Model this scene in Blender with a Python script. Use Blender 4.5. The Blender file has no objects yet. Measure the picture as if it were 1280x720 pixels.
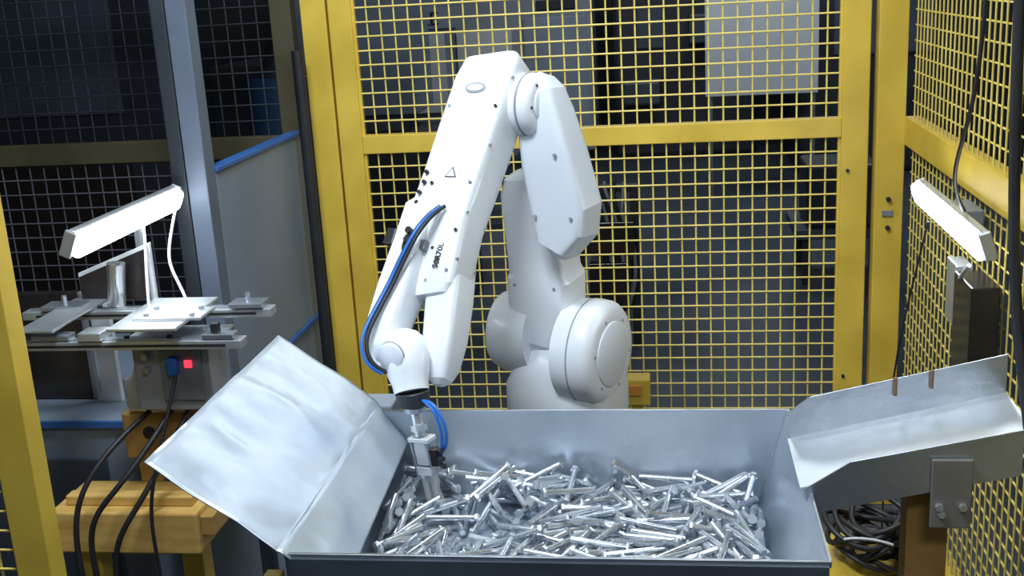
import bpy, bmesh, math, random
from mathutils import Vector as V, Matrix, noise
random.seed(7)
S=bpy.context.scene
try: S.view_settings.view_transform='Standard'
except Exception: pass

# ------------------------------------------------------------ materials
MC={}
def mat(name,col,rough=.5,metal=0,col2=None,scale=8,rvar=.1,bump=0,bscale=30,emit=None,es=0,stretch=None,coat=0,detail=4):
    if name in MC: return MC[name]
    m=bpy.data.materials.new(name);m.use_nodes=True;nt=m.node_tree;b=nt.nodes['Principled BSDF'];MC[name]=m
    tc=nt.nodes.new('ShaderNodeTexCoord');mp=nt.nodes.new('ShaderNodeMapping');nt.links.new(tc.outputs['Object'],mp.inputs[0])
    if stretch: mp.inputs['Scale'].default_value=stretch
    nz=nt.nodes.new('ShaderNodeTexNoise');nz.inputs['Scale'].default_value=scale;nz.inputs['Detail'].default_value=detail
    nt.links.new(mp.outputs[0],nz.inputs['Vector'])
    cr=nt.nodes.new('ShaderNodeValToRGB');cr.color_ramp.elements[0].position=.35;cr.color_ramp.elements[1].position=.65
    c2=col2 or tuple(c*.85 for c in col)
    cr.color_ramp.elements[0].color=(*c2,1);cr.color_ramp.elements[1].color=(*col,1)
    nt.links.new(nz.outputs[0],cr.inputs[0]);nt.links.new(cr.outputs[0],b.inputs['Base Color'])
    mr=nt.nodes.new('ShaderNodeMapRange');mr.inputs['To Min'].default_value=max(.03,rough-rvar);mr.inputs['To Max'].default_value=min(1,rough+rvar)
    nt.links.new(nz.outputs[0],mr.inputs[0]);nt.links.new(mr.outputs[0],b.inputs['Roughness'])
    b.inputs['Metallic'].default_value=metal
    if bump:
        n2=nt.nodes.new('ShaderNodeTexNoise');n2.inputs['Scale'].default_value=bscale;n2.inputs['Detail'].default_value=3
        nt.links.new(mp.outputs[0],n2.inputs['Vector'])
        bp=nt.nodes.new('ShaderNodeBump');bp.inputs['Strength'].default_value=bump;bp.inputs['Distance'].default_value=.02
        nt.links.new(n2.outputs[0],bp.inputs['Height']);nt.links.new(bp.outputs[0],b.inputs['Normal'])
    if emit:
        b.inputs['Emission Color'].default_value=(*emit,1);b.inputs['Emission Strength'].default_value=es
    if coat: b.inputs['Coat Weight'].default_value=coat
    return m
YEL=mat('yellow_paint',(.76,.53,.07),.42,0,(.62,.42,.05),5,.1)
YELD=mat('dimmed_yellow_paint',(.10,.085,.045),.5,0,(.07,.06,.03),5)  # fence yellow darkened; the dim corner is put into the colour
WIRE=mat('yellow_wire',(.84,.67,.18),.42,0,(.70,.54,.12),12)
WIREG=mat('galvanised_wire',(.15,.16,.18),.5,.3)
WHT=mat('robot_white_paint',(.80,.83,.87),.34,0,(.75,.79,.84),3,.06,coat=.2)
WHT2=mat('robot_joint_white',(.72,.76,.82),.4,0,(.66,.71,.78),3,.06)
SEAM=mat('robot_seam_grey',(.30,.33,.37),.5)
BLK=mat('black_rubber',(.012,.013,.016),.5,0,(.02,.02,.024),20)
BLKG=mat('black_gloss',(.015,.014,.016),.18,0,(.03,.024,.022),6)
BLUE=mat('blue_hose',(.02,.16,.55),.35,0,(.015,.12,.45))
BLUET=mat('blue_trim',(.03,.12,.36),.5)
STL=mat('brushed_steel',(.56,.60,.65),.34,.86,(.44,.48,.54),5,.1,.10,25)
STLI=mat('bin_sheet_steel',(.62,.68,.75),.36,.74,(.45,.52,.60),3.0,.14,.26,6)
STLO=mat('bin_dark_steel',(.26,.30,.35),.4,.8,(.17,.20,.24),4,.12,.1,10)
ZN=mat('zinc_bolt',(.76,.79,.83),.28,.86,(.56,.60,.65),14,.1)
ALU=mat('aluminium',(.72,.75,.78),.35,.8,(.62,.66,.70),10)
GREY=mat('grey_box_paint',(.22,.24,.26),.5,.2)
ORG=mat('ochre_paint',(.50,.30,.09),.55,0,(.36,.20,.05),7)
WOOD=mat('beam_yellow',(.72,.47,.14),.6,0,(.55,.33,.08),6,stretch=(1,6,6))
BG=mat('blue_grey_panel',(.22,.27,.34),.45,.1,(.17,.22,.28),2)
BGL=mat('blue_grey_light',(.36,.41,.48),.5,.1,(.28,.33,.40),2)
BGD=mat('blue_grey_dark',(.08,.10,.13),.5,.1,(.05,.065,.085),3)
LED=mat('led_diffuser',(.9,.95,1),.4,0,emit=(.86,.94,1),es=18)
RED=mat('red_indicator',(.8,.05,.08),.4,0,emit=(1,.05,.1),es=1.2)
PAP=mat('paper_white',(.74,.76,.78),.7,0,(.68,.70,.73),3)
MACH=mat('machine_grey_paint',(.36,.39,.43),.5,0,(.28,.31,.35),1.2)
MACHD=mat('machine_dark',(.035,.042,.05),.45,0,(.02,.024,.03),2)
SCR=mat('socket_screw_dark',(.05,.055,.06),.4,.6)
WHP=mat('white_plastic_cable',(.7,.72,.75),.5)
FLR=mat('floor_epoxy_grey',(.070,.088,.110),.30,0,(.050,.064,.084),1.2,.12)
WLL=mat('wall_paint_dark',(.14,.16,.18),.8,0,(.11,.13,.15),1)
FLAP=mat('flap_sheet_steel',(.72,.79,.87),.36,.55,(.56,.64,.74),5,.18,.45,5)

# ------------------------------------------------------------ helpers
def grp(name):
    e=bpy.data.objects.new(name,None);e.empty_display_size=.1;S.collection.objects.link(e);return e
def fin(name,bm,m,parent=None,bevel=0,smooth=None,seg=2):
    me=bpy.data.meshes.new(name)
    bmesh.ops.recalc_face_normals(bm,faces=bm.faces[:])
    bm.to_mesh(me);bm.free()
    for x in (m if isinstance(m,list) else [m]): me.materials.append(x)
    o=bpy.data.objects.new(name,me);S.collection.objects.link(o)
    if parent: o.parent=parent
    if bevel:
        md=o.modifiers.new('bevel','BEVEL');md.width=bevel;md.segments=seg;md.limit_method='ANGLE'
    if smooth:
        for p in me.polygons:p.use_smooth=True
        me.set_sharp_from_angle(angle=math.radians(smooth))
    return o
def addbox(bm,x0,x1,y0,y1,z0,z1):
    vs=[bm.verts.new((x,y,z)) for x in(x0,x1) for y in(y0,y1) for z in(z0,z1)]
    for f in((0,1,3,2),(4,6,7,5),(0,4,5,1),(2,3,7,6),(0,2,6,4),(1,5,7,3)): bm.faces.new([vs[i] for i in f])
def box(name,x0,x1,y0,y1,z0,z1,m,parent=None,bevel=.003):
    bm=bmesh.new();addbox(bm,x0,x1,y0,y1,z0,z1);return fin(name,bm,m,parent,bevel)
def obox(name,c,ax,sz,m,parent=None,bevel=.002):
    bm=bmesh.new();addbox(bm,-sz[0]/2,sz[0]/2,-sz[1]/2,sz[1]/2,-sz[2]/2,sz[2]/2)
    M=Matrix((ax[0],ax[1],ax[2])).transposed()
    for v in bm.verts: v.co=M@v.co+V(c)
    return fin(name,bm,m,parent,bevel)
def frame(t):
    t=V(t).normalized();a=t.orthogonal().normalized();return a,t.cross(a),t
def addcyl(bm,p0,p1,r0,r1=None,n=20,cap=True):
    p0=V(p0);p1=V(p1);r1=r0 if r1 is None else r1;a,b,t=frame(p1-p0)
    R=[[bm.verts.new(p+(a*math.cos(2*math.pi*i/n)+b*math.sin(2*math.pi*i/n))*r) for i in range(n)] for p,r in((p0,r0),(p1,r1))]
    for i in range(n): bm.faces.new((R[0][i],R[0][(i+1)%n],R[1][(i+1)%n],R[1][i]))
    if cap: bm.faces.new(R[0][::-1]);bm.faces.new(R[1])
def cyl(name,p0,p1,r,m,parent=None,r1=None,n=32,bevel=0,seg=2):
    bm=bmesh.new();addcyl(bm,p0,p1,r,r1,n);return fin(name,bm,m,parent,bevel,35,seg)
def dome(name,p0,p1,prof,m,parent=None,n=40):
    bm=bmesh.new();p0=V(p0);p1=V(p1);a,b,t=frame(p1-p0);rs=[]
    for s,r in prof:
        c=p0.lerp(p1,s);rs.append([bm.verts.new(c+(a*math.cos(2*math.pi*i/n)+b*math.sin(2*math.pi*i/n))*r) for i in range(n)])
    for k in range(len(rs)-1):
        for i in range(n): bm.faces.new((rs[k][i],rs[k][(i+1)%n],rs[k+1][(i+1)%n],rs[k+1][i]))
    bm.faces.new(rs[0][::-1]);bm.faces.new(rs[-1]);return fin(name,bm,m,parent,0,40)
def loft(name,st,wax,m,parent=None,N=40,sm=30):
    bm=bmesh.new();wax=V(wax).normalized();rs=[];cs=[V(s[0]) for s in st]
    for k,s in enumerate(st):
        t=(cs[min(k+1,len(cs)-1)]-cs[max(k-1,0)]).normalized()
        A=(wax-t*wax.dot(t)).normalized();B=t.cross(A);e=2/s[3];ring=[]
        for i in range(N):
            th=2*math.pi*(i+.5)/N;c,si=math.cos(th),math.sin(th)
            ring.append(bm.verts.new(cs[k]+A*math.copysign(abs(c)**e,c)*s[1]+B*math.copysign(abs(si)**e,si)*s[2]))
        rs.append(ring)
    for k in range(len(rs)-1):
        for i in range(N): bm.faces.new((rs[k][i],rs[k][(i+1)%N],rs[k+1][(i+1)%N],rs[k+1][i]))
    bm.faces.new(rs[0][::-1]);bm.faces.new(rs[-1]);return fin(name,bm,m,parent,0,sm)
def tube(name,pts,r,m,parent=None):
    c=bpy.data.curves.new(name,'CURVE');c.dimensions='3D';sp=c.splines.new('NURBS');sp.points.add(len(pts)-1)
    for i,p in enumerate(pts): sp.points[i].co=(*p,1)
    sp.order_u=min(4,len(pts));sp.use_endpoint_u=True;sp.resolution_u=8
    c.bevel_depth=r;c.bevel_resolution=3;c.use_fill_caps=True;c.materials.append(m)
    o=bpy.data.objects.new(name,c);S.collection.objects.link(o)
    if parent:o.parent=parent
    return o
def plate(name,pts,thick,m,parent=None,bevel=.001):
    bm=bmesh.new();P=[V(p) for p in pts];nrm=(P[1]-P[0]).cross(P[2]-P[0]).normalized()*thick
    a=[bm.verts.new(p) for p in P];b=[bm.verts.new(p+nrm) for p in P];n=len(P)
    bm.faces.new(a[::-1]);bm.faces.new(b)
    for i in range(n): bm.faces.new((a[i],a[(i+1)%n],b[(i+1)%n],b[i]))
    return fin(name,bm,m,parent,bevel)
def wiremesh(name,o,u,ul,vl,m,parent,sp=.05,r=.0033):
    bm=bmesh.new();o=V(o);u=V(u);n=int(ul/sp)
    for i in range(1,n+1):
        p=o+u*(i*ul/(n+1));addcyl(bm,p,p+V((0,0,vl)),r,n=6,cap=False)
    k=int(vl/sp);w=u.cross(V((0,0,1)))*r*1.6
    for j in range(1,k+1):
        p=o+w+V((0,0,j*vl/(k+1)));addcyl(bm,p,p+u*ul,r,n=6,cap=False)
    return fin(name,bm,m,parent,0,60)

# ------------------------------------------------------------ room
box('floor',-8,7,-3,15,-.1,0,FLR,bevel=0)
box('wall_back',-8,7,15,15.1,0,4.5,WLL,bevel=0)
box('wall_left',-8.1,-8,-3,15,0,4.5,WLL,bevel=0)
box('wall_right',7,7.1,-3,15,0,4.5,WLL,bevel=0)
box('ceiling',-8,7,-3,15,4.5,4.6,WLL,bevel=0)

# ------------------------------------------------------------ safety fence (back)
TOP=2.45
fb=grp('safety_fence')
def post(n,x0,x1,y0,y1): box(n,x0,x1,y0,y1,0,TOP,YEL,fb,.004)
post('post_1',-1.292,-1.20,4.0,4.06);post('post_2',-1.192,-1.108,4.0,4.06)
post('post_3',.578,.668,4.0,4.06)
box('mid_rail',-1.108,.578,4.0,4.05,1.365,1.432,YEL,fb)
box('top_rail',-1.108,.578,4.0,4.05,TOP-.07,TOP,YEL,fb)
box('bottom_rail',-1.108,.578,4.0,4.05,.10,.17,YEL,fb)
wiremesh('mesh_lower',(-1.108,4.022,.17),(1,0,0),1.686,1.195,WIRE,fb,.0505,.0032)
wiremesh('mesh_upper',(-1.108,4.022,1.432),(1,0,0),1.686,.95,WIRE,fb,.0505,.0032)
for k,x in enumerate((-1.104,.574)): box('mesh_frame_%d'%k,x-.006,x+.006,4.012,4.03,.17,TOP-.07,YEL,fb,.001)
for i,z in enumerate((.5,1.25)): cyl('post_bolt_%d'%i,(.60,4.0,z),(.60,3.992,z),.006,SCR,fb,n=12)
fs=grp('safety_fence')
box('corner_post',.69,.785,3.98,4.06,0,TOP,YEL,fs)
X=.782
box('mid_rail',X,X+.05,.6,3.98,1.335,1.432,YEL,fs)
box('top_rail',X,X+.05,.6,3.98,TOP-.07,TOP,YEL,fs)
box('bottom_rail',X,X+.05,.6,3.98,.10,.17,YEL,fs)
box('end_post',X,X+.06,.52,.6,0,TOP,YEL,fs)
wiremesh('mesh_lower',(X+.02,.6,.17),(0,1,0),3.38,1.17,WIRE,fs,.0505,.0029)
wiremesh('mesh_upper',(X+.02,.6,1.432),(0,1,0),3.38,.95,WIRE,fs,.0505,.0029)
for i,z in enumerate((1.05,1.15)): cyl('rail_bolt_%d'%i,(.735,3.98,z),(.735,3.965,z),.008,SCR,fs,n=12)
box('hinge_plate',.715,.75,3.972,3.98,1.09,1.11,GREY,fs,.001)
# back-left fence panel
fl=grp('safety_fence')
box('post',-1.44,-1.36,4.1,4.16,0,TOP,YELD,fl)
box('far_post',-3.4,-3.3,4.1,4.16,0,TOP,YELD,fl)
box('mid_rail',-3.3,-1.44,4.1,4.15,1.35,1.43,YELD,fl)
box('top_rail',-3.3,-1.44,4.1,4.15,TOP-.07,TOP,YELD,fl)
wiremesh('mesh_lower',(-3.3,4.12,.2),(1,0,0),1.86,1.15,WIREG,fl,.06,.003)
wiremesh('mesh_upper',(-3.3,4.12,1.43),(1,0,0),1.86,.95,MACHD,fl,.06,.003)  # upper wires in a darker material, dimness put into their colour
# near-left fence piece
fn=grp('safety_fence')
box('post',-1.50,-1.415,2.16,2.22,0,TOP,YEL,fn)
box('mid_rail',-2.2,-1.50,2.16,2.21,1.14,1.21,YEL,fn)
box('bottom_rail',-2.2,-1.50,2.16,2.21,.1,.17,YEL,fn)
box('far_post',-2.28,-2.2,2.16,2.22,0,TOP,YEL,fn)
box('top_rail',-2.2,-1.50,2.16,2.21,TOP-.07,TOP,YEL,fn)
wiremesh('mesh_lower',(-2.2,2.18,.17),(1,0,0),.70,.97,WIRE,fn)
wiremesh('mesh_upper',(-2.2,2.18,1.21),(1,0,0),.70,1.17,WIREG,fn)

# ------------------------------------------------------------ blue-grey enclosure wall, left
en=grp('machine_enclosure')
box('panel',-1.36,-1.325,3.16,3.97,.78,1.45,BG,en)
box('trim_top',-1.362,-1.318,3.16,3.97,1.45,1.466,BLUET,en)
box('trim_bottom',-1.362,-1.318,3.16,3.97,.762,.78,BLUET,en)
box('plinth',-1.36,-1.33,3.16,3.97,0,.762,BG,en)
box('corner_column',-1.385,-1.325,3.09,3.16,0,TOP,mat('column_grey',(.12,.15,.20),.55,.05),en)
box('corner_column_dark',-1.43,-1.388,3.09,3.16,0,TOP,MACHD,en)
cyl('black_conduit',(-1.285,3.9,0),(-1.285,3.9,1.75),.020,BLK,en)
cb=grp('base_cabinet')
box('body',-2.35,-1.50,2.80,3.6,0,.80,BG,cb,.006)
box('worktop',-2.36,-1.49,2.79,3.6,.80,.822,BG,cb)
box('trim_front',-2.36,-1.49,2.782,2.79,.800,.820,BLUET,cb,.001);box('trim_side',-1.49,-1.482,2.782,3.6,.800,.820,BLUET,cb,.001)
box('door_recess',-2.0,-1.6,2.79,2.80,.1,.7,BGD,cb)
box('side_body',-1.47,-.80,2.95,3.05,0,.80,BGL,cb,.006)

# ------------------------------------------------------------ background workshop
def txt(name,s,size,M,m,parent):
    c=bpy.data.curves.new(name,'FONT');c.body=s;c.size=size;c.extrude=.001;c.materials.append(m);c.offset=size*.012
    o=bpy.data.objects.new(name,c);S.collection.objects.link(o);o.matrix_world=M;o.parent=parent;return o
mc=grp('industrial_machine')
box('body',-3.6,-.80,12,13.2,0.15,2.6,MACH,mc,.03)
box('side_recess',-3.5,-3.02,11.97,12,.3,2.3,MACHD,mc,.01)
box('base',-3.5,-.85,12.05,13.1,0,.15,MACHD,mc)
box('control_slot',-1.35,-.95,11.97,12,1.62,1.72,MACHD,mc,.01)
box('white_panel',-1.5,-.84,11.98,12,.3,1.55,BGL,mc,.01)
box('sign_strip',-3.0,-2.2,11.97,12,1.49,1.70,BGL,mc,.005)
for i,(a,b) in enumerate(((-2.93,-2.33),(-2.20,-1.62))): box('notice_sheet_%d'%i,a,b,11.955,11.965,.62,1.46,PAP,mc,0)
txt('nameplate_lettering','JIANKE',.19,Matrix.Translation((-2.97,11.96,1.53))@Matrix.Rotation(math.pi/2,4,'X'),BLK,mc)
wb=grp('whiteboard')
box('board',.30,1.24,9.96,10.0,.88,2.1,PAP,wb,.005)
box('leg_l',.32,.36,9.97,10.01,0,.88,GREY,wb);box('leg_r',1.18,1.22,9.97,10.01,0,.88,GREY,wb)
dm=grp('machine_tool')
box('body',-.6,.9,12.4,13.4,0,2.3,MACHD,dm,.05)
box('panel',-.35,-.05,12.36,12.4,1.15,1.6,BGD,dm,.02)
box('arm',.2,.5,12.1,12.4,1.2,1.5,BGD,dm,.02)
box('vise',-.5,-.1,12.0,12.4,.6,.85,BGD,dm,.03)
dn=grp('machine_tool')
box('body',1.2,3.6,11,13,0,2.6,MACHD,dn,.05);box('window',1.5,2.4,10.97,11,1.1,2.0,BGD,dn,.02)
db=grp('storage_rack')
box('body',-3.0,-1.95,7.2,8.1,0,1.5,MACHD,db,.02)
box('body_b',-2.0,-1.25,6.6,7.2,0,1.1,MACHD,db,.02)
for k,z in enumerate((.35,.8)): box('shelf_%d'%k,-1.95,-1.0,7.3,8.0,z,z+.04,BGD,db)
rk=grp('cable_rack')
box('upright_1',-.50,-.46,5.9,5.94,0,.88,BLK,rk);box('upright_2',-.22,-.18,5.9,5.94,0,.88,BLK,rk)
for k,z in enumerate((.2,.5,.84)): box('bar_%d'%k,-.46,-.22,5.9,5.94,z,z+.04,MACHD,rk)
box('box',-.44,-.24,5.8,6.0,.24,.48,BLKG,rk);box('box_b',-.46,-.20,5.8,6.05,.54,.70,BLKG,rk)
for i in range(6): tube('loop_%d'%i,[(-.5+i*.05,5.86,.9),(-.5+i*.05,5.8,1.02-.05*i),(-.3,5.82,.8),(-.38+i*.05,5.84,.4),(-.3,5.86,.1)],.011,[BLK,GREY][i%2],rk)
ct=grp('equipment_cart')
box('deck',.75,1.35,7.0,7.6,.30,.36,BGD,ct);box('crate',.82,1.25,7.05,7.5,.36,.75,MACHD,ct,.02)
for i,(x,y) in enumerate(((.8,7.05),(1.28,7.05),(.8,7.52),(1.28,7.52))): box('leg_%d'%i,x,x+.05,y,y+.05,0,.30,MACHD,ct)
pr=grp('workshop_partition')
box('frame',-6.0,-2.6,6.0,6.06,0,2.6,MACHD,pr);box('pane',-4.2,-3.0,5.98,6.0,1.35,2.1,BGD,pr)
box('pane_low',-4.4,-3.0,5.98,6.0,.3,1.2,mat('pane_brown',(.03,.022,.02),.2),pr)
tb=grp('blue_drum');cyl('drum',(-2.15,6.2,0),(-2.15,6.2,1.5),.18,mat('drum_blue',(.02,.06,.14),.5),tb,bevel=.01);cyl('lid',(-2.15,6.2,1.5),(-2.15,6.2,1.7),.12,MACHD,tb,r1=.05)
cr_=grp('wall_cabinet');box('body',-2.3,-1.5,6.7,7.2,1.2,2.3,BG,cr_,.01);box('stand',-2.2,-1.6,6.75,7.15,0,1.2,BGD,cr_)

# ------------------------------------------------------------ metal bin
bn=grp('metal_bin')
bm=bmesh.new()
rim=[(-.738,1.872,.92),(.264,1.872,.92),(.264,2.60,.92),(-.738,2.60,.92)]
bot=[(-.70,1.95,.68),(.196,1.95,.68),(.196,2.592,.68),(-.70,2.592,.68)]
def sub_quad(bm,a,b,c,d,nx,ny):
    G=[[bm.verts.new(V(a).lerp(V(b),i/nx).lerp(V(d).lerp(V(c),i/nx),j/ny)) for i in range(nx+1)] for j in range(ny+1)]
    for j in range(ny):
        for i in range(nx): bm.faces.new((G[j][i],G[j][i+1],G[j+1][i+1],G[j+1][i]))
for i in range(4): sub_quad(bm,rim[i],rim[(i+1)%4],bot[(i+1)%4],bot[i],12,4)
sub_quad(bm,*bot,12,12)
bmesh.ops.remove_doubles(bm,verts=bm.verts,dist=.0005)
o=fin('trough',bm,STLI,bn);md=o.modifiers.new('s','SOLIDIFY');md.thickness=.004;md.offset=0
def bar(n,a,b,w,h,m,par):
    a=V(a);b=V(b);t=(b-a).normalized();s=t.cross(V((0,0,1))).normalized();return obox(n,(a+b)/2,(t,s,s.cross(t)),((b-a).length,w,h),m,par,.001)
bar('rim_front',(-.742,1.868,.918),(.268,1.868,.918),.008,.012,STL,bn)
bar('rim_back',(-.742,2.602,.918),(.268,2.602,.918),.006,.010,STL,bn)
bar('rim_right',(.266,1.868,.918),(.266,2.602,.918),.006,.010,STL,bn)
bar('rim_left',(-.740,1.868,.918),(-.740,2.602,.918),.006,.010,STL,bn)
for k,(a,b) in enumerate(((rim[2],bot[2]),(rim[3],bot[3]),(rim[1],bot[1]))):
    a=V(a);b=V(b);c=V((-.237,2.236,.8));a=a.lerp(c,.006);b=b.lerp(c,.006);cyl('corner_weld_%d'%k,a,b,.003,STL,bn,n=8)
box('front_skirt',-.738,.264,1.860,1.864,.60,.915,STLO,bn,0)
box('frame_front',-.70,.22,1.90,1.94,.60,.64,GREY,bn);box('frame_back',-.70,.22,2.55,2.59,.60,.64,GREY,bn)
box('frame_l',-.70,-.66,1.94,2.55,.60,.64,GREY,bn);box('frame_r',.18,.22,1.94,2.55,.60,.64,GREY,bn)
box('pad',-.6,.1,2.1,2.4,.64,.677,GREY,bn)
for i,(x,y) in enumerate(((-.70,1.90),(.18,1.90),(-.70,2.55),(.18,2.55))): box('leg_%d'%i,x,x+.04,y,y+.04,0,.60,GREY,bn)
box('stand_post',-.80,-.765,1.88,1.92,0,.86,YEL,bn)

# folded, crumpled sheet-metal flap over the bin's left wall
fp=grp('sheet_metal_flap')
prof_b=[(-.982,2.60,1.122),(-.86,2.605,1.030),(-.748,2.61,.942),(-.735,2.607,.930),(-.70,2.596,.885),(-.668,2.585,.842)]
prof_f=[(-.997,1.868,1.108),(-.868,1.862,1.018),(-.752,1.855,.938),(-.738,1.853,.930),(-.69,1.885,.86),(-.655,1.90,.80)]
bm=bmesh.new();NY=70;G=[]
def pl(P,s):
    k=s*(len(P)-1);i=min(int(k),len(P)-2);return V(P[i]).lerp(V(P[i+1]),k-i)
NX=50
for j in range(NY+1):
    row=[]
    for i in range(NX+1):
        s=i/NX;p=pl(prof_b,s).lerp(pl(prof_f,s),j/NY)
        q=V((s*1.6,j/NY*2.2,0))
        w=noise.noise(q*1.4)*.009+(.5-abs(noise.noise(q*2.3+V((5,2,1)))))*.008+noise.noise(q*6)*.0018
        w*=(1 if s<.5 else .35);p.z+=w*.8;p.x+=w*.6
        row.append(bm.verts.new(p))
    G.append(row)
for j in range(NY):
    for i in range(NX): bm.faces.new((G[j][i],G[j][i+1],G[j+1][i+1],G[j+1][i]))
o=fin('sheet',bm,FLAP,fp,0,50);md=o.modifiers.new('s','SOLIDIFY');md.thickness=.0025
box('support_leg',-.93,-.90,2.2,2.23,0,1.03,GREY,fp)

# ------------------------------------------------------------ bolts: settle each one on a height map
bm=bmesh.new()
GX0,GY0,CS=-.72,1.93,.01;NXg,NYg=95,70
H=[[.684]*NYg for _ in range(NXg)]
def hget(x,y):
    i=min(max(int((x-GX0)/CS),0),NXg-1);j=min(max(int((y-GY0)/CS),0),NYg-1);return H[i][j]
def hset(x,y,z):
    i=int((x-GX0)/CS);j=int((y-GY0)/CS)
    if 0<=i<NXg and 0<=j<NYg and H[i][j]<z: H[i][j]=z
RS=.0070
def bolt(c,d,L,r):
    c=V(c);d=V(d).normalized();a,b,t=frame(d);p0=c-d*L/2;p1=c+d*L/2;hr=r*1.62;hh=r*1.15
    addcyl(bm,p0,p1,r,n=12)
    for q in range(6):
        s=p1-d*(.003+q*.005);addcyl(bm,s,s-d*.0028,r*1.06,n=12)
    rot=random.uniform(0,1)
    R=[]
    for s,rr in((0,hr*.94),(hh*.15,hr),(hh,hr)):
        q=p0-d*(hh-s);R.append([bm.verts.new(q+(a*math.cos(math.pi/3*(i+rot))+b*math.sin(math.pi/3*(i+rot)))*rr) for i in range(6)])
    for m_ in range(2):
        for i in range(6): bm.faces.new((R[m_][i],R[m_][(i+1)%6],R[m_+1][(i+1)%6],R[m_+1][i]))
    bm.faces.new(R[0][::-1]);bm.faces.new(R[2])
cnt=0
for it in range(40000):
    if cnt>=900: break
    L=random.uniform(.122,.130);r=RS
    x=random.uniform(-.68,.185);y=random.uniform(1.97,2.58)
    if (x+.49)**2/.0055+(y-2.36)**2/.0050<1: continue
    # neighbouring bolts tend to lie roughly parallel, in loose swirls
    th=noise.noise(V((x*3.2,y*3.2,3)))*5+random.gauss(0,.55)+(math.pi if random.random()<.5 else 0)+.4
    dx,dy=math.cos(th),math.sin(th)
    if not(-.692<x+dx*.070<.192 and -.692<x-dx*.074<.192 and 1.96<y+dy*.070<2.586 and 1.96<y-dy*.074<2.586): continue
    # keep the space of the gripper finger clear
    if min((V((x+dx*s,y+dy*s))-V((-.592,2.50))).length for s in(-.07,-.035,0,.035,.07))<.036: continue
    S_=[-.068,-.055,-.04,-.025,-.01,.01,.025,.04,.055,.063]
    pts=[(s,max(hget(x+dx*s,y+dy*s),hget(x+dx*s-dy*.004,y+dy*s+dx*.004))+(.0105 if s<-.06 else r)) for s in S_]
    best=None
    for a_ in pts:
        for b_ in pts:
            if a_[0]<=-.01 and b_[0]>=.01:
                m_=(b_[1]-a_[1])/(b_[0]-a_[0]);z0=a_[1]-m_*a_[0]
                if best is None or z0>best[0]: best=(z0,m_)
    z0,m_=best
    if abs(m_)>.32 and random.random()<.93: continue
    lim=.752+.012*noise.noise(V((x*6,y*6,0)))+(.022 if y>2.45 and x<-.25 else 0)+.03*max(0,(x+.1))
    dd=math.hypot(x+.49,y-2.36);lim-=max(0,.15-dd)*.45
    if z0>lim: continue
    bolt((x,y,z0),(dx,dy,m_),L,r);cnt+=1
    for s in [k*.006-.068 for k in range(23)]:
        zz=z0+m_*s+(r if s>-.060 else .011)
        hset(x+dx*s,y+dy*s,zz-.003);hset(x+dx*s-dy*.005,y+dy*s+dx*.005,zz-.006);hset(x+dx*s+dy*.005,y+dy*s-dx*.005,zz-.006)
for x,y,th in((-.46,2.31,.3),(-.50,2.30,2.6)):
    bolt((x,y,.701),(math.cos(th),math.sin(th),.06),.125,RS)
print('bolts',cnt)
fin('hex_bolt_pile',bm,ZN,None,0,40)

# ------------------------------------------------------------ chute
ch=grp('feed_chute')
plate('back_wall',[(.25,2.40,.925),(.245,2.40,.995),(.29,2.40,1.03),(.70,2.40,1.125),(.70,2.40,1.035)],.004,STL,ch)
plate('floor_plate',[(.245,2.40,.928),(.245,2.15,.928),(.70,2.15,1.035),(.70,2.40,1.035)],.004,mat('chute_bright',(.78,.82,.86),.32,.7,(.64,.69,.75),3,.08,.15,8),ch,0)
plate('front_wall',[(.262,2.15,.875),(.252,2.15,.93),(.342,2.15,.990),(.665,2.15,1.058),(.665,2.15,.962)],-.004,STL,ch)
plate('under_side',[(.27,2.155,.875),(.66,2.155,.962),(.66,2.39,.962),(.27,2.39,.875)],.004,STLO,ch)
for i,x in enumerate((.47,.545)): cyl('slot_%d'%i,(x,2.396,1.035+(x-.47)*.22),(x,2.396,1.075+(x-.47)*.22),.0045,mat('rust',(.22,.13,.08),.8),ch,n=10)
box('bracket',.494,.572,2.135,2.143,.853,1.0,mat('bracket_grey',(.30,.28,.25),.5,.4),ch)
for i,(x,z) in enumerate(((.51,.90),(.555,.90),(.515,.885))): cyl('bracket_bolt_%d'%i,(x,2.135,z),(x,2.127,z),.008,ALU,ch,n=6)
box('leg',.462,.545,2.20,2.26,0,.905,ORG,ch)
box('leg_pad',.45,.56,2.18,2.28,0,.01,GREY,ch)

# ------------------------------------------------------------ robot
rb=grp('robot_arm')
D=V((-.41,-.912,0)).normalized();Nn=V((.912,-.41,0)).normalized();UP=V((0,0,1))
box('pedestal',-.55,-.17,3.05,3.42,0,.28,BGD,rb,.01)
dome('base_casting',(-.345,3.22,.28),(-.345,3.22,.66),[(0,.18),(.15,.18),(.2,.15),(.85,.145),(1,.14)],WHT2,rb)
loft('turret',[((-.33,3.20,.62),.10,.10,2.5),((-.325,3.19,.67),.155,.13,3),((-.32,3.18,.71),.168,.135,4),((-.32,3.18,.81),.165,.13,4.5),((-.335,3.18,.87),.13,.11,3.5),((-.34,3.18,.91),.08,.08,2.5)],Nn,WHT,rb)
cL=V((-.455,3.23,.93));cR=V((-.245,3.12,.900))
dome('shoulder_drum_left',cL-Nn*.070,cL+Nn*.075,[(0,.07),(.02,.095),(.10,.115),(.25,.124),(.7,.126),(1,.12)],WHT,rb)
dome('shoulder_drum_right',cR-Nn*.05,cR+Nn*.075,[(0,.150),(.55,.155),(.82,.152),(.94,.140),(.99,.118),(1,.10)],WHT,rb)
dome('shoulder_ring',cR+Nn*.004,cR+Nn*.008,[(0,.1554),(1,.1554)],SEAM,rb)
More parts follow.
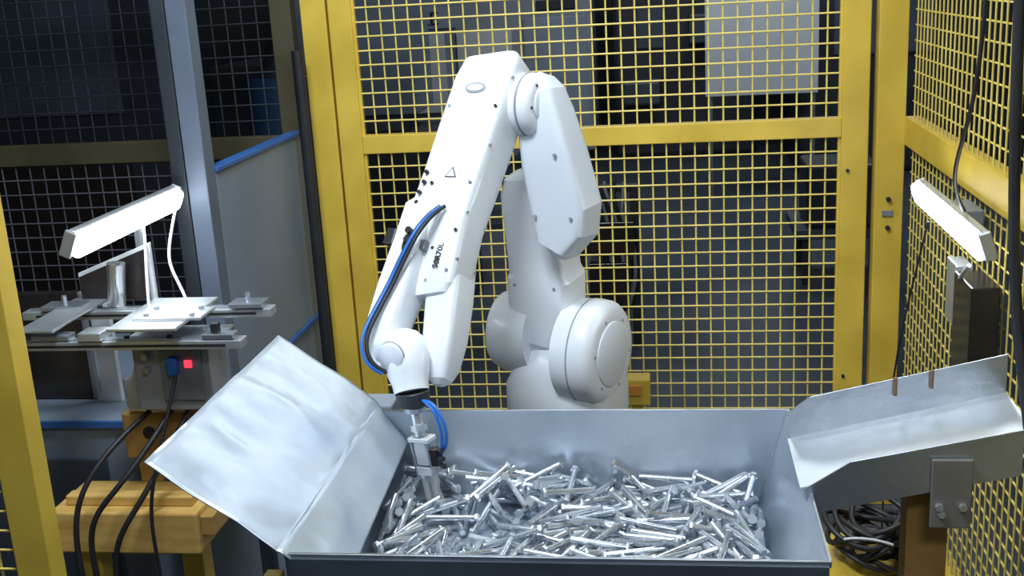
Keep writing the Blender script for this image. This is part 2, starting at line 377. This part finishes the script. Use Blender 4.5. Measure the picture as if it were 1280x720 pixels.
dome('shoulder_cap',cR+Nn*.070,cR+Nn*.081,[(0,.095),(.7,.095),(1,.088)],WHT2,rb)
for i in range(6):
    a=i*math.pi/3+.2;p=cR+Nn*.075+(D*math.cos(a)+UP*math.sin(a))*.108;cyl('shoulder_screw_%d'%i,p-Nn*.012,p+Nn*.001,.0045,SEAM,rb,n=8)
loft('upper_arm',[((-.385,3.20,.86),.05,.05,2.5),((-.378,3.19,.93),.097,.08,3.5),((-.368,3.18,1.04),.102,.080,5),((-.365,3.17,1.12),.100,.077,6),((-.368,3.168,1.14),.092,.070,6),((-.374,3.16,1.25),.090,.07,6),((-.385,3.15,1.37),.086,.066,6),((-.392,3.14,1.42),.070,.056,4),((-.395,3.14,1.435),.04,.03,3)],Nn,WHT,rb,sm=20)
for i,(n,z) in enumerate(((.07,1.10),(-.06,1.10),(.07,1.28),(-.06,.98))):
    p=V((-.367,3.175,z))+Nn*n+D*.074;cyl('arm_screw_%d'%i,p,p+D*.006,.005,SEAM,rb,n=8)
loft('elbow_arm',[((-.322,3.02,1.222),.030,.04,4),((-.312,3.02,1.232),.050,.052,5),((-.288,3.02,1.29),.080,.064,6),((-.284,3.02,1.345),.084,.066,7),((-.310,3.022,1.48),.078,.064,7),((-.330,3.025,1.60),.064,.060,6),((-.338,3.03,1.66),.052,.054,4.5),((-.342,3.035,1.69),.034,.038,3.5),((-.345,3.04,1.70),.015,.018,3)],Nn,WHT2,rb,sm=16)
for i,(n,z) in enumerate(((.055,1.33),(-.055,1.33),(.045,1.50))):
    p=V((-.290-(z-1.33)*.16,3.02,z))+Nn*n+D*.062;cyl('elbow_arm_screw_%d'%i,p,p+D*.007,.0045,SEAM,rb,n=8)
eR=V((-.372,3.02,1.625))
dome('elbow_drum',eR-Nn*.06,eR+Nn*.045,[(0,.080),(.6,.085),(.85,.083),(.97,.073),(1,.058)],WHT,rb)
dome('elbow_ring',eR+Nn*.004,eR+Nn*.010,[(0,.0865),(1,.0865)],SEAM,rb)
dome('elbow_cap',eR+Nn*.042,eR+Nn*.052,[(0,.05),(.7,.05),(1,.045)],WHT2,rb)
for i in range(6):
    a=i*math.pi/3;p=eR+Nn*.045+(D*math.cos(a)+UP*math.sin(a))*.062;cyl('elbow_screw_%d'%i,p-Nn*.01,p+Nn*.002,.004,SCR,rb,n=8)
# forearm
FA=[((-.456,3.11,1.738),.062,.030,4),((-.460,3.09,1.722),.084,.058,5),((-.472,3.05,1.67),.092,.070,6),((-.511,2.98,1.552),.090,.070,7),((-.550,2.90,1.435),.088,.068,7),((-.584,2.83,1.34),.090,.064,7),((-.600,2.77,1.25),.088,.060,7),((-.604,2.73,1.195),.078,.056,7),((-.604,2.715,1.175),.066,.050,6)]
loft('forearm',FA,Nn,WHT,rb,sm=16)
ta=(V(FA[6][0])-V(FA[3][0])).normalized()
loft('fork_right',[((-.560,2.79,1.27),.045,.058,6),((-.562,2.72,1.18),.046,.056,6),((-.568,2.655,1.09),.043,.051,6),((-.573,2.61,1.03),.036,.042,4.5),((-.576,2.59,1.005),.027,.028,3.5),((-.577,2.583,.995),.012,.014,3)],Nn,WHT,rb,sm=20)
loft('fork_left',[((-.630,2.865,1.395),.030,.040,5),((-.634,2.855,1.380),.044,.050,6),((-.652,2.79,1.30),.047,.054,6),((-.684,2.70,1.20),.046,.054,6),((-.702,2.64,1.14),.044,.052,4.5),((-.708,2.60,1.085),.040,.048,4),((-.708,2.58,1.045),.030,.034,3),((-.706,2.575,1.03),.012,.016,3)],Nn,WHT,rb,sm=20)
w0=V((-.668,2.575,1.09))
dome('wrist_drum',w0-Nn*.04,w0+Nn*.060,[(0,.046),(.6,.048),(.8,.034),(1,.030)],WHT2,rb)
dome('wrist_body',w0+V((.005,.02,.045)),V((-.632,2.525,1.0)),[(0,.02),(.06,.038),(.18,.052),(.45,.058),(.7,.052),(.85,.045),(1,.043)],WHT,rb)
dome('wrist_cap',w0+Nn*.015+D*.035,w0+Nn*.015+D*.060,[(0,.038),(.8,.036),(1,.030)],WHT2,rb)
dome('wrist_cap_ring',w0+Nn*.015+D*.045,w0+Nn*.015+D*.048,[(0,.0385),(1,.0385)],SEAM,rb)
fl_t=V((-.630,2.522,1.003));fl_b=V((-.626,2.518,.968))
cyl('flange_ring',fl_t,fl_b,.042,SCR,rb,r1=.038,bevel=.003)
cyl('flange_collar',fl_b,fl_b-UP*.012,.028,STL,rb)
def fa_pt(s,n,b=0):
    k=s*(len(FA)-1);i=min(int(k),len(FA)-2);f_=k-i
    c=V(FA[i][0]).lerp(V(FA[i+1][0]),f_);w=FA[i][1]*(1-f_)+FA[i+1][1]*f_;tk=FA[i][2]*(1-f_)+FA[i+1][2]*f_
    A=(Nn-ta*Nn.dot(ta)).normalized();B=ta.cross(A);return c+A*w*n+B*tk*b
BB=ta.cross((Nn-ta*Nn.dot(ta)).normalized())
for i,(s,b) in enumerate(((.25,-.75),(.25,.75),(.42,-.75),(.42,.75),(.6,-.75),(.6,.75),(.74,-.75),(.74,.75),(.85,0))):
    p=fa_pt(s,1,b);cyl('side_screw_%d'%i,p-Nn*.004,p+Nn*.002,.0042,SEAM,rb,n=8)
front=BB if BB.y<0 else -BB
fsg=1 if BB.y<0 else -1
for i,(s,n) in enumerate(((.33,-.72),(.33,.86),(.52,.86),(.66,.86),(.80,.80),(.72,.2),(.86,.1))):
    p=fa_pt(s,n,fsg);cyl('top_screw_%d'%i,p-front*.004,p+front*.002,.0042,SCR if i%2 else SEAM,rb,n=8)
A_=(Nn-ta*Nn.dot(ta)).normalized()
def oval(n,c,w,h,t,m_):
    bm=bmesh.new();R=[[bm.verts.new(c+A_*math.cos(i*math.pi/16)*w+ta*math.sin(i*math.pi/16)*h+front*z) for i in range(32)] for z in(-.003,t)]
    for i in range(32): bm.faces.new((R[0][i],R[0][(i+1)%32],R[1][(i+1)%32],R[1][i]))
    bm.faces.new(R[1]);return fin(n,bm,m_,rb,0,30)
c=fa_pt(.285,0,fsg);oval('oval_cap',c,.031,.015,.003,SEAM);oval('oval_cap_face',c,.025,.010,.004,WHT2)
xd=-ta;zd=front;yd=zd.cross(xd)
p=fa_pt(.80,.50,fsg)+front*.005
M=Matrix((xd,yd,zd)).transposed().to_4x4();M.translation=p
txt('marking',"50R70LR",.022,M,SCR,rb)
bm=bmesh.new();c=fa_pt(.50,.15,fsg)+front*.0018
tv=[bm.verts.new(c+V(A_)*a+ta*b) for a,b in((-.018,.010),(.018,.010),(0,-.020))];bm.faces.new(tv);fin('warning_label',bm,SCR,rb)
bm=bmesh.new();c=c+front*.0006
tv=[bm.verts.new(c+V(A_)*a+ta*b) for a,b in((-.0135,.008),(.0135,.008),(0,-.015))];bm.faces.new(tv);fin('warning_label_face',bm,WHT,rb)
for i in range(7):
    q=fa_pt(.50+i*.030,-.70+.04*(i%2),fsg);cyl('fitting_%d'%i,q,q+front*.010,.0055,BLK,rb,n=10)
    q=fa_pt(.50+i*.030,-.40,fsg)
    if i in(1,3,5): cyl('fitting_b%d'%i,q,q+front*.006,.0045,SCR,rb,n=10)
q=fa_pt(.72,-.35,fsg);obox('cable_clamp',q+front*.010,(ta,A_,front),(.028,.075,.018),GREY,rb,.003)
obox('cable_clamp_b',q+front*.022-A_*.01,(ta,A_,front),(.040,.030,.018),BLKG,rb,.004)
obox('valve_block',fa_pt(.70,-1.25,fsg)+front*.004,(ta,A_,front),(.045,.03,.026),SCR,rb,.003)
for i in range(3):
    q=fa_pt(.685+.028*i,-.50,fsg)+front*.014;cyl('knob_%d'%i,q,q+front*.02,.009,BLK,rb,n=14)
def off(i,m_,r,dx=0,dy=0):
    P=[(-.580,2.77,1.405),(-.615,2.72,1.39),(-.660,2.68,1.32),(-.695,2.64,1.24),(-.735,2.57,1.17),(-.756,2.53,1.12),(-.735,2.51,1.07),(-.70,2.52,1.05)]
    tube('hose_%d'%i,[(a+dx,b+dy,c) for a,b,c in P],r,m_,rb)
off(1,BLUE,.0045);off(2,BLK,.0055,.010,.006);off(3,BLK,.004,-.004,.012)
# gripper
cyl('tool_shaft',(-.625,2.518,.958),(-.614,2.50,.895),.0135,ALU,rb,n=24)
cyl('tool_collar',(-.617,2.505,.925),(-.615,2.502,.910),.021,ALU,rb)
tz=(V((-.614,2.5,.91))-V((-.590,2.5,.715))).normalized();gx=Nn;gy=tz.cross(gx).normalized();gx=gy.cross(tz)
GA=mat('gripper_aluminium',(.80,.83,.86),.4,.5)
def gb(n,dx,dz,sx,sy,sz,m_,dy=0):
    c=V((-.612,2.50,.90))-tz*dz+gx*dx+gy*dy;obox(n,c,(gx,gy,tz),(sx,sy,sz),m_,rb,.002)
gb('gripper_mount',0,.010,.062,.036,.012,GA)
gb('gripper_body',.0,.045,.036,.030,.06,GA)
gb('gripper_side_plate',-.024,.055,.007,.034,.09,STL)
gb('gripper_side_plate_b',.024,.055,.007,.034,.09,STL)
gb('gripper_jaw_block',0,.092,.054,.030,.022,GA)
gb('gripper_finger_l',-.013,.142,.013,.018,.085,GA)
gb('gripper_finger_r',.013,.142,.013,.018,.085,GA)
gb('gripper_finger_tip',0,.180,.030,.014,.012,SCR)
gb('sensor_block',.040,.050,.020,.022,.045,BLKG,-.01)
for i in range(3):
    c=V((-.612,2.485,.90))-tz*(.03+.02*i)+gx*.050;cyl('air_fitting_%d'%i,c,c+gx*.014-gy*.006,.006,BLK,rb,n=10)
tube('gripper_hose_blue',[(-.60,2.50,.985),(-.575,2.47,1.0),(-.548,2.455,.97),(-.535,2.45,.92),(-.545,2.465,.875),(-.562,2.48,.865)],.0045,BLUE,rb)
tube('gripper_hose_blue_b',[(-.605,2.50,.99),(-.57,2.46,.99),(-.552,2.45,.95),(-.548,2.455,.90),(-.562,2.475,.85)],.004,BLUE,rb)

# ------------------------------------------------------------ LED light bars
def ledbar(x,y0,y1,z,tilt,w):
    g=grp('led_light_bar')
    c=V((x,(y0+y1)/2,z));L=y1-y0
    a=V((math.cos(tilt),0,math.sin(tilt)));b=V((-math.sin(tilt),0,math.cos(tilt)));yv=V((0,1,0))
    obox('housing',c+b*.016,(a,yv,b),(w*2.05,L,.020),ALU,g,.006)
    loft('diffuser',[(c-b*.004+yv*(-L/2+.004),w*.7,.010,3),(c-b*.004+yv*(-L/2+.014),w,.018,3),(c-b*.004+yv*(L/2-.014),w,.018,3),(c-b*.004+yv*(L/2-.004),w*.7,.010,3)],a,LED,g)
    obox('end_cap_near',c+b*.012+yv*(-L/2-.004),(a,yv,b),(w*2.1,.012,.030),ALU,g,.004)
    obox('end_cap_far',c+b*.012+yv*(L/2+.004),(a,yv,b),(w*2.1,.012,.030),ALU,g,.004)
    return g
g=ledbar(.715,2.70,3.40,1.285,-1.25,.034)
box('mount',.735,.782,2.95,3.10,1.24,1.32,GREY,g);box('driver_box',.735,.780,3.02,3.12,.99,1.16,ALU,g,.004)
box('dark_plate',.71,.78,2.76,2.93,.90,1.17,BLKG,g,.004)
tube('lead',[(.70,2.75,1.23),(.69,2.80,1.19),(.72,2.9,1.15),(.74,3.03,1.12)],.005,WHP,g)
tube('thin_wire',[(.70,3.2,1.24),(.68,3.3,1.0),(.66,3.35,.85),(.64,3.4,.5),(.66,3.5,.02)],.003,BLK,g)
tube('feed_wire',[(.668,2.6,2.4),(.675,2.6,1.85),(.68,2.7,1.55),(.66,2.85,1.42),(.72,2.9,1.33)],.005,BLK,g)
g=ledbar(-1.40,2.45,3.04,1.40,1.15,.032)
box('stand',-1.45,-1.43,2.85,2.88,1.17,1.40,GREY,g)
tube('lead',[(-1.38,2.98,1.38),(-1.33,2.8,1.32),(-1.32,2.75,1.27),(-1.27,2.72,1.22),(-1.25,2.7,1.17)],.004,WHP,g)
tube('lead_b',[(-1.42,2.85,1.38),(-1.39,2.8,1.33),(-1.38,2.75,1.27),(-1.37,2.72,1.17)],.004,WHP,g)

# ------------------------------------------------------------ fixture table / vision station on the left
ft=grp('fixture_station')
for i,(y,x0,x1,z) in enumerate(((2.72,-1.72,-1.03,1.155),(2.55,-1.66,-1.05,1.125))):
    box('rail_%d'%i,x0,x1,y-.022,y+.022,z-.012,z+.010,ALU,ft,.002)
    box('rail_top_%d'%i,x0+.02,x1-.01,y-.012,y+.012,z+.010,z+.014,STL,ft,.001)
    box('rail_slot_%d'%i,x0+.04,x1-.04,y-.0235,y-.022,z-.004,z+.002,SCR,ft,0)
    for k in range(5):
        xx=x0+.08+k*(x1-x0-.16)/4;cyl('rail_screw_%d_%d'%(i,k),(xx,y,z+.01),(xx,y,z+.020),.007,SCR,ft,n=12)
for k,(x0,x1) in enumerate(((-1.66,-1.55),(-1.14,-1.05))):
    box('clamp_%d'%k,x0,x1,2.69,2.75,1.169,1.182,STL,ft,.002);cyl('clamp_stud_%d'%k,((x0+x1)/2,2.72,1.18),((x0+x1)/2,2.72,1.205),.007,STL,ft,n=6)
box('toggle_a',-1.15,-1.07,2.53,2.57,1.139,1.150,STL,ft,.002);box('toggle_b',-1.13,-1.11,2.54,2.56,1.15,1.175,SCR,ft,.002)
box('toggle_c',-1.60,-1.50,2.53,2.57,1.139,1.152,STL,ft,.002);box('slide_block',-1.47,-1.41,2.52,2.58,1.139,1.160,ALU,ft,.002)
box('cross_plate',-1.38,-1.20,2.50,2.78,1.169,1.178,ALU,ft)
box('cross_plate_b',-1.34,-1.16,2.56,2.66,1.178,1.186,ALU,ft)
for i,(x,y) in enumerate(((-1.31,2.58),(-1.31,2.64),(-1.19,2.58),(-1.19,2.64))): cyl('plate_screw_%d'%i,(x,y,1.186),(x,y,1.193),.007,STL,ft,n=12)
box('small_plate',-1.62,-1.52,2.5,2.8,1.168,1.176,ALU,ft)
box('control_box',-1.375,-1.17,2.60,2.72,.925,1.112,mat('control_box_grey',(.36,.37,.37),.5,.2),ft,.005)
box('box_face',-1.30,-1.19,2.592,2.60,.955,1.09,GREY,ft)
box('red_lamp',-1.232,-1.212,2.585,2.592,1.045,1.065,RED,ft,.002)
box('blue_connector',-1.272,-1.248,2.57,2.60,1.03,1.075,BLUE,ft,.003)
for i,z in enumerate((1.04,1.075)): cyl('hex_stud_%d'%i,(-1.335,2.60,z),(-1.335,2.582,z),.010,STL,ft,n=6)
box('side_flange',-1.44,-1.375,2.66,2.70,.90,.99,ALU,ft)
plate('angle_gusset',[(-1.375,2.64,.93),(-1.375,2.64,1.08),(-1.43,2.64,.93)],.006,ALU,ft)
box('top_flange',-1.40,-1.15,2.58,2.74,1.105,1.113,ALU,ft)
box('ochre_bracket',-1.475,-1.285,2.68,2.78,.755,.885,ORG,ft,.006)
cyl('bracket_hole',(-1.40,2.68,.83),(-1.40,2.677,.83),.018,BLK,ft,n=24)
box('bracket_arm',-1.285,-1.19,2.70,2.76,.83,.925,ORG,ft)
box('beam',-1.63,-1.225,2.52,2.72,.555,.672,WOOD,ft,.006)
box('beam_top_rail',-1.60,-1.25,2.56,2.60,.672,.70,WOOD,ft,.004)
box('beam_end',-1.225,-1.19,2.54,2.70,.60,.655,ORG,ft)
box('beam_leg_a',-1.60,-1.54,2.58,2.64,0,.555,YEL,ft);box('beam_leg_b',-1.31,-1.25,2.58,2.64,0,.555,YEL,ft)
box('column',-1.46,-1.40,2.71,2.77,.672,.755,ORG,ft)
box('column_up',-1.44,-1.41,2.73,2.76,.885,1.145,GREY,ft)
# dark monitor with a bright bezel, polished tube in front of it
BZ=mat('bezel_light',(.75,.78,.82),.5,.2)
plate('monitor_bezel',[(-1.60,2.80,1.165),(-1.385,2.80,1.165),(-1.385,2.80,1.325),(-1.60,2.80,1.245)],-.012,BZ,ft)
plate('monitor_screen',[(-1.590,2.788,1.172),(-1.395,2.788,1.172),(-1.395,2.788,1.311),(-1.590,2.788,1.238)],.004,BLKG,ft,0)
cyl('polished_tube',(-1.470,2.74,1.172),(-1.455,2.74,1.285),.024,mat('chrome',(.88,.9,.93),.22,.9),ft)
box('dark_reflective_panel',-1.92,-1.70,2.95,2.98,.822,1.15,BLKG,ft,.004)
box('panel_pole',-1.70,-1.685,2.95,2.97,.822,1.15,GREY,ft)
box('bright_strip_plate',-1.66,-1.60,2.93,2.95,.822,1.13,BZ,ft)
for i,P in enumerate((
    [(-1.30,2.66,.93),(-1.36,2.5,.80),(-1.46,2.45,.72),(-1.50,2.45,.60),(-1.46,2.46,.3),(-1.46,2.46,.01)],
    [(-1.38,2.66,.90),(-1.48,2.48,.82),(-1.54,2.45,.66),(-1.50,2.44,.45),(-1.52,2.44,.2),(-1.50,2.44,.01)],
    [(-1.25,2.57,1.03),(-1.27,2.53,.93),(-1.30,2.48,.80),(-1.33,2.47,.68),(-1.31,2.46,.5),(-1.30,2.46,.01)],
    [(-1.26,2.66,.92),(-1.32,2.48,.75),(-1.42,2.46,.65),(-1.44,2.45,.5),(-1.42,2.45,.2),(-1.43,2.45,.01)])):
    tube('cable_%d'%i,P,.0075 if i!=2 else .005,BLK,ft)

# ------------------------------------------------------------ right side odds and ends
hc=grp('hanging_cable');tube('cable',[(.645,2.3,2.44),(.648,2.3,2.0),(.655,2.3,1.6),(.672,2.28,1.2),(.70,2.1,.9),(.70,2.1,.5),(.69,2.12,.01)],.011,BLK,hc)
cc=grp('cable_coil')
for i in range(12):
    cx=.53+random.uniform(-.04,.04);cy=2.95+random.uniform(-.05,.05);R=.08+random.uniform(-.03,.025);z=.345+i*.011
    pts=[(cx+R*math.cos(a*math.pi/4),cy+R*1.1*math.sin(a*math.pi/4),z+.03*math.sin(a*1.3+i)) for a in range(9)]
    tube('loop_%d'%i,pts,.008,BLK,cc)
tube('white_tie',[(.44,2.85,.45),(.5,2.86,.455),(.57,2.86,.43)],.004,WHP,cc)
ys=grp('equipment_stand')
box('top',.30,.66,2.75,3.12,.28,.33,YEL,ys);box('upright',.34,.40,3.05,3.12,.33,.56,YEL,ys)
for i,(x,y) in enumerate(((.30,2.75),(.61,2.75),(.30,3.07),(.61,3.07))): box('leg_%d'%i,x,x+.05,y,y+.05,0,.28,YEL,ys)
jb=grp('junction_box')
box('box',-.19,-.09,3.86,3.94,.44,.54,YEL,jb,.006);box('lid',-.17,-.12,3.85,3.86,.48,.52,mat('orange_label',(.6,.25,.04),.5),jb);box('pole',-.16,-.12,3.88,3.92,0,.44,YEL,jb)

# ------------------------------------------------------------ lights
def area(name,loc,target,sx,sy,p,col):
    l=bpy.data.lights.new(name,'AREA');l.shape='RECTANGLE';l.size=sx;l.size_y=sy;l.energy=p;l.color=col
    o=bpy.data.objects.new(name,l);S.collection.objects.link(o);o.location=loc
    o.rotation_euler=(V(target)-V(loc)).to_track_quat('-Z','Y').to_euler();return o
area('added_lamp_cell',(-.8,1.7,3.3),(-.35,2.7,1.0),.8,.4,72,(.82,.91,1))  # added key area lamp from upper left, acting as a ceiling lamp
area('added_lamp_front',(.6,-.2,3.4),(-.2,3,1.0),1.0,.4,28,(.82,.91,1))  # added overhead lamp from the camera side
area('added_lamp_back',(-.2,3.3,3.4),(-.25,2.4,.7),1.2,.25,26,(.82,.91,1))  # unseen area lamp added above the robot
area('added_lamp_workshop',(.6,9.0,4.2),(.6,9.0,0),3,2,100,(.82,.92,1))  # unseen overhead area lamp added to light the background
w=bpy.data.worlds.new('world');S.world=w;w.use_nodes=True
w.node_tree.nodes['Background'].inputs[0].default_value=(.42,.6,.85,1);w.node_tree.nodes['Background'].inputs[1].default_value=.10

# ------------------------------------------------------------ camera
t_,y_,r_=math.radians(15.2),math.radians(8.4),math.radians(3.27)
f=V((-math.sin(y_)*math.cos(t_),math.cos(y_)*math.cos(t_),-math.sin(t_)))
r0=V((math.cos(y_),math.sin(y_),0));u0=r0.cross(f)
r=math.cos(r_)*r0-math.sin(r_)*u0;u=math.cos(r_)*u0+math.sin(r_)*r0
cd=bpy.data.cameras.new('camera');cd.sensor_width=36;cd.lens=36*1420/1280
co=bpy.data.objects.new('camera',cd);M=Matrix((r,u,-f)).transposed().to_4x4();M.translation=(0,0,1.95);co.matrix_world=M
S.collection.objects.link(co);S.camera=co
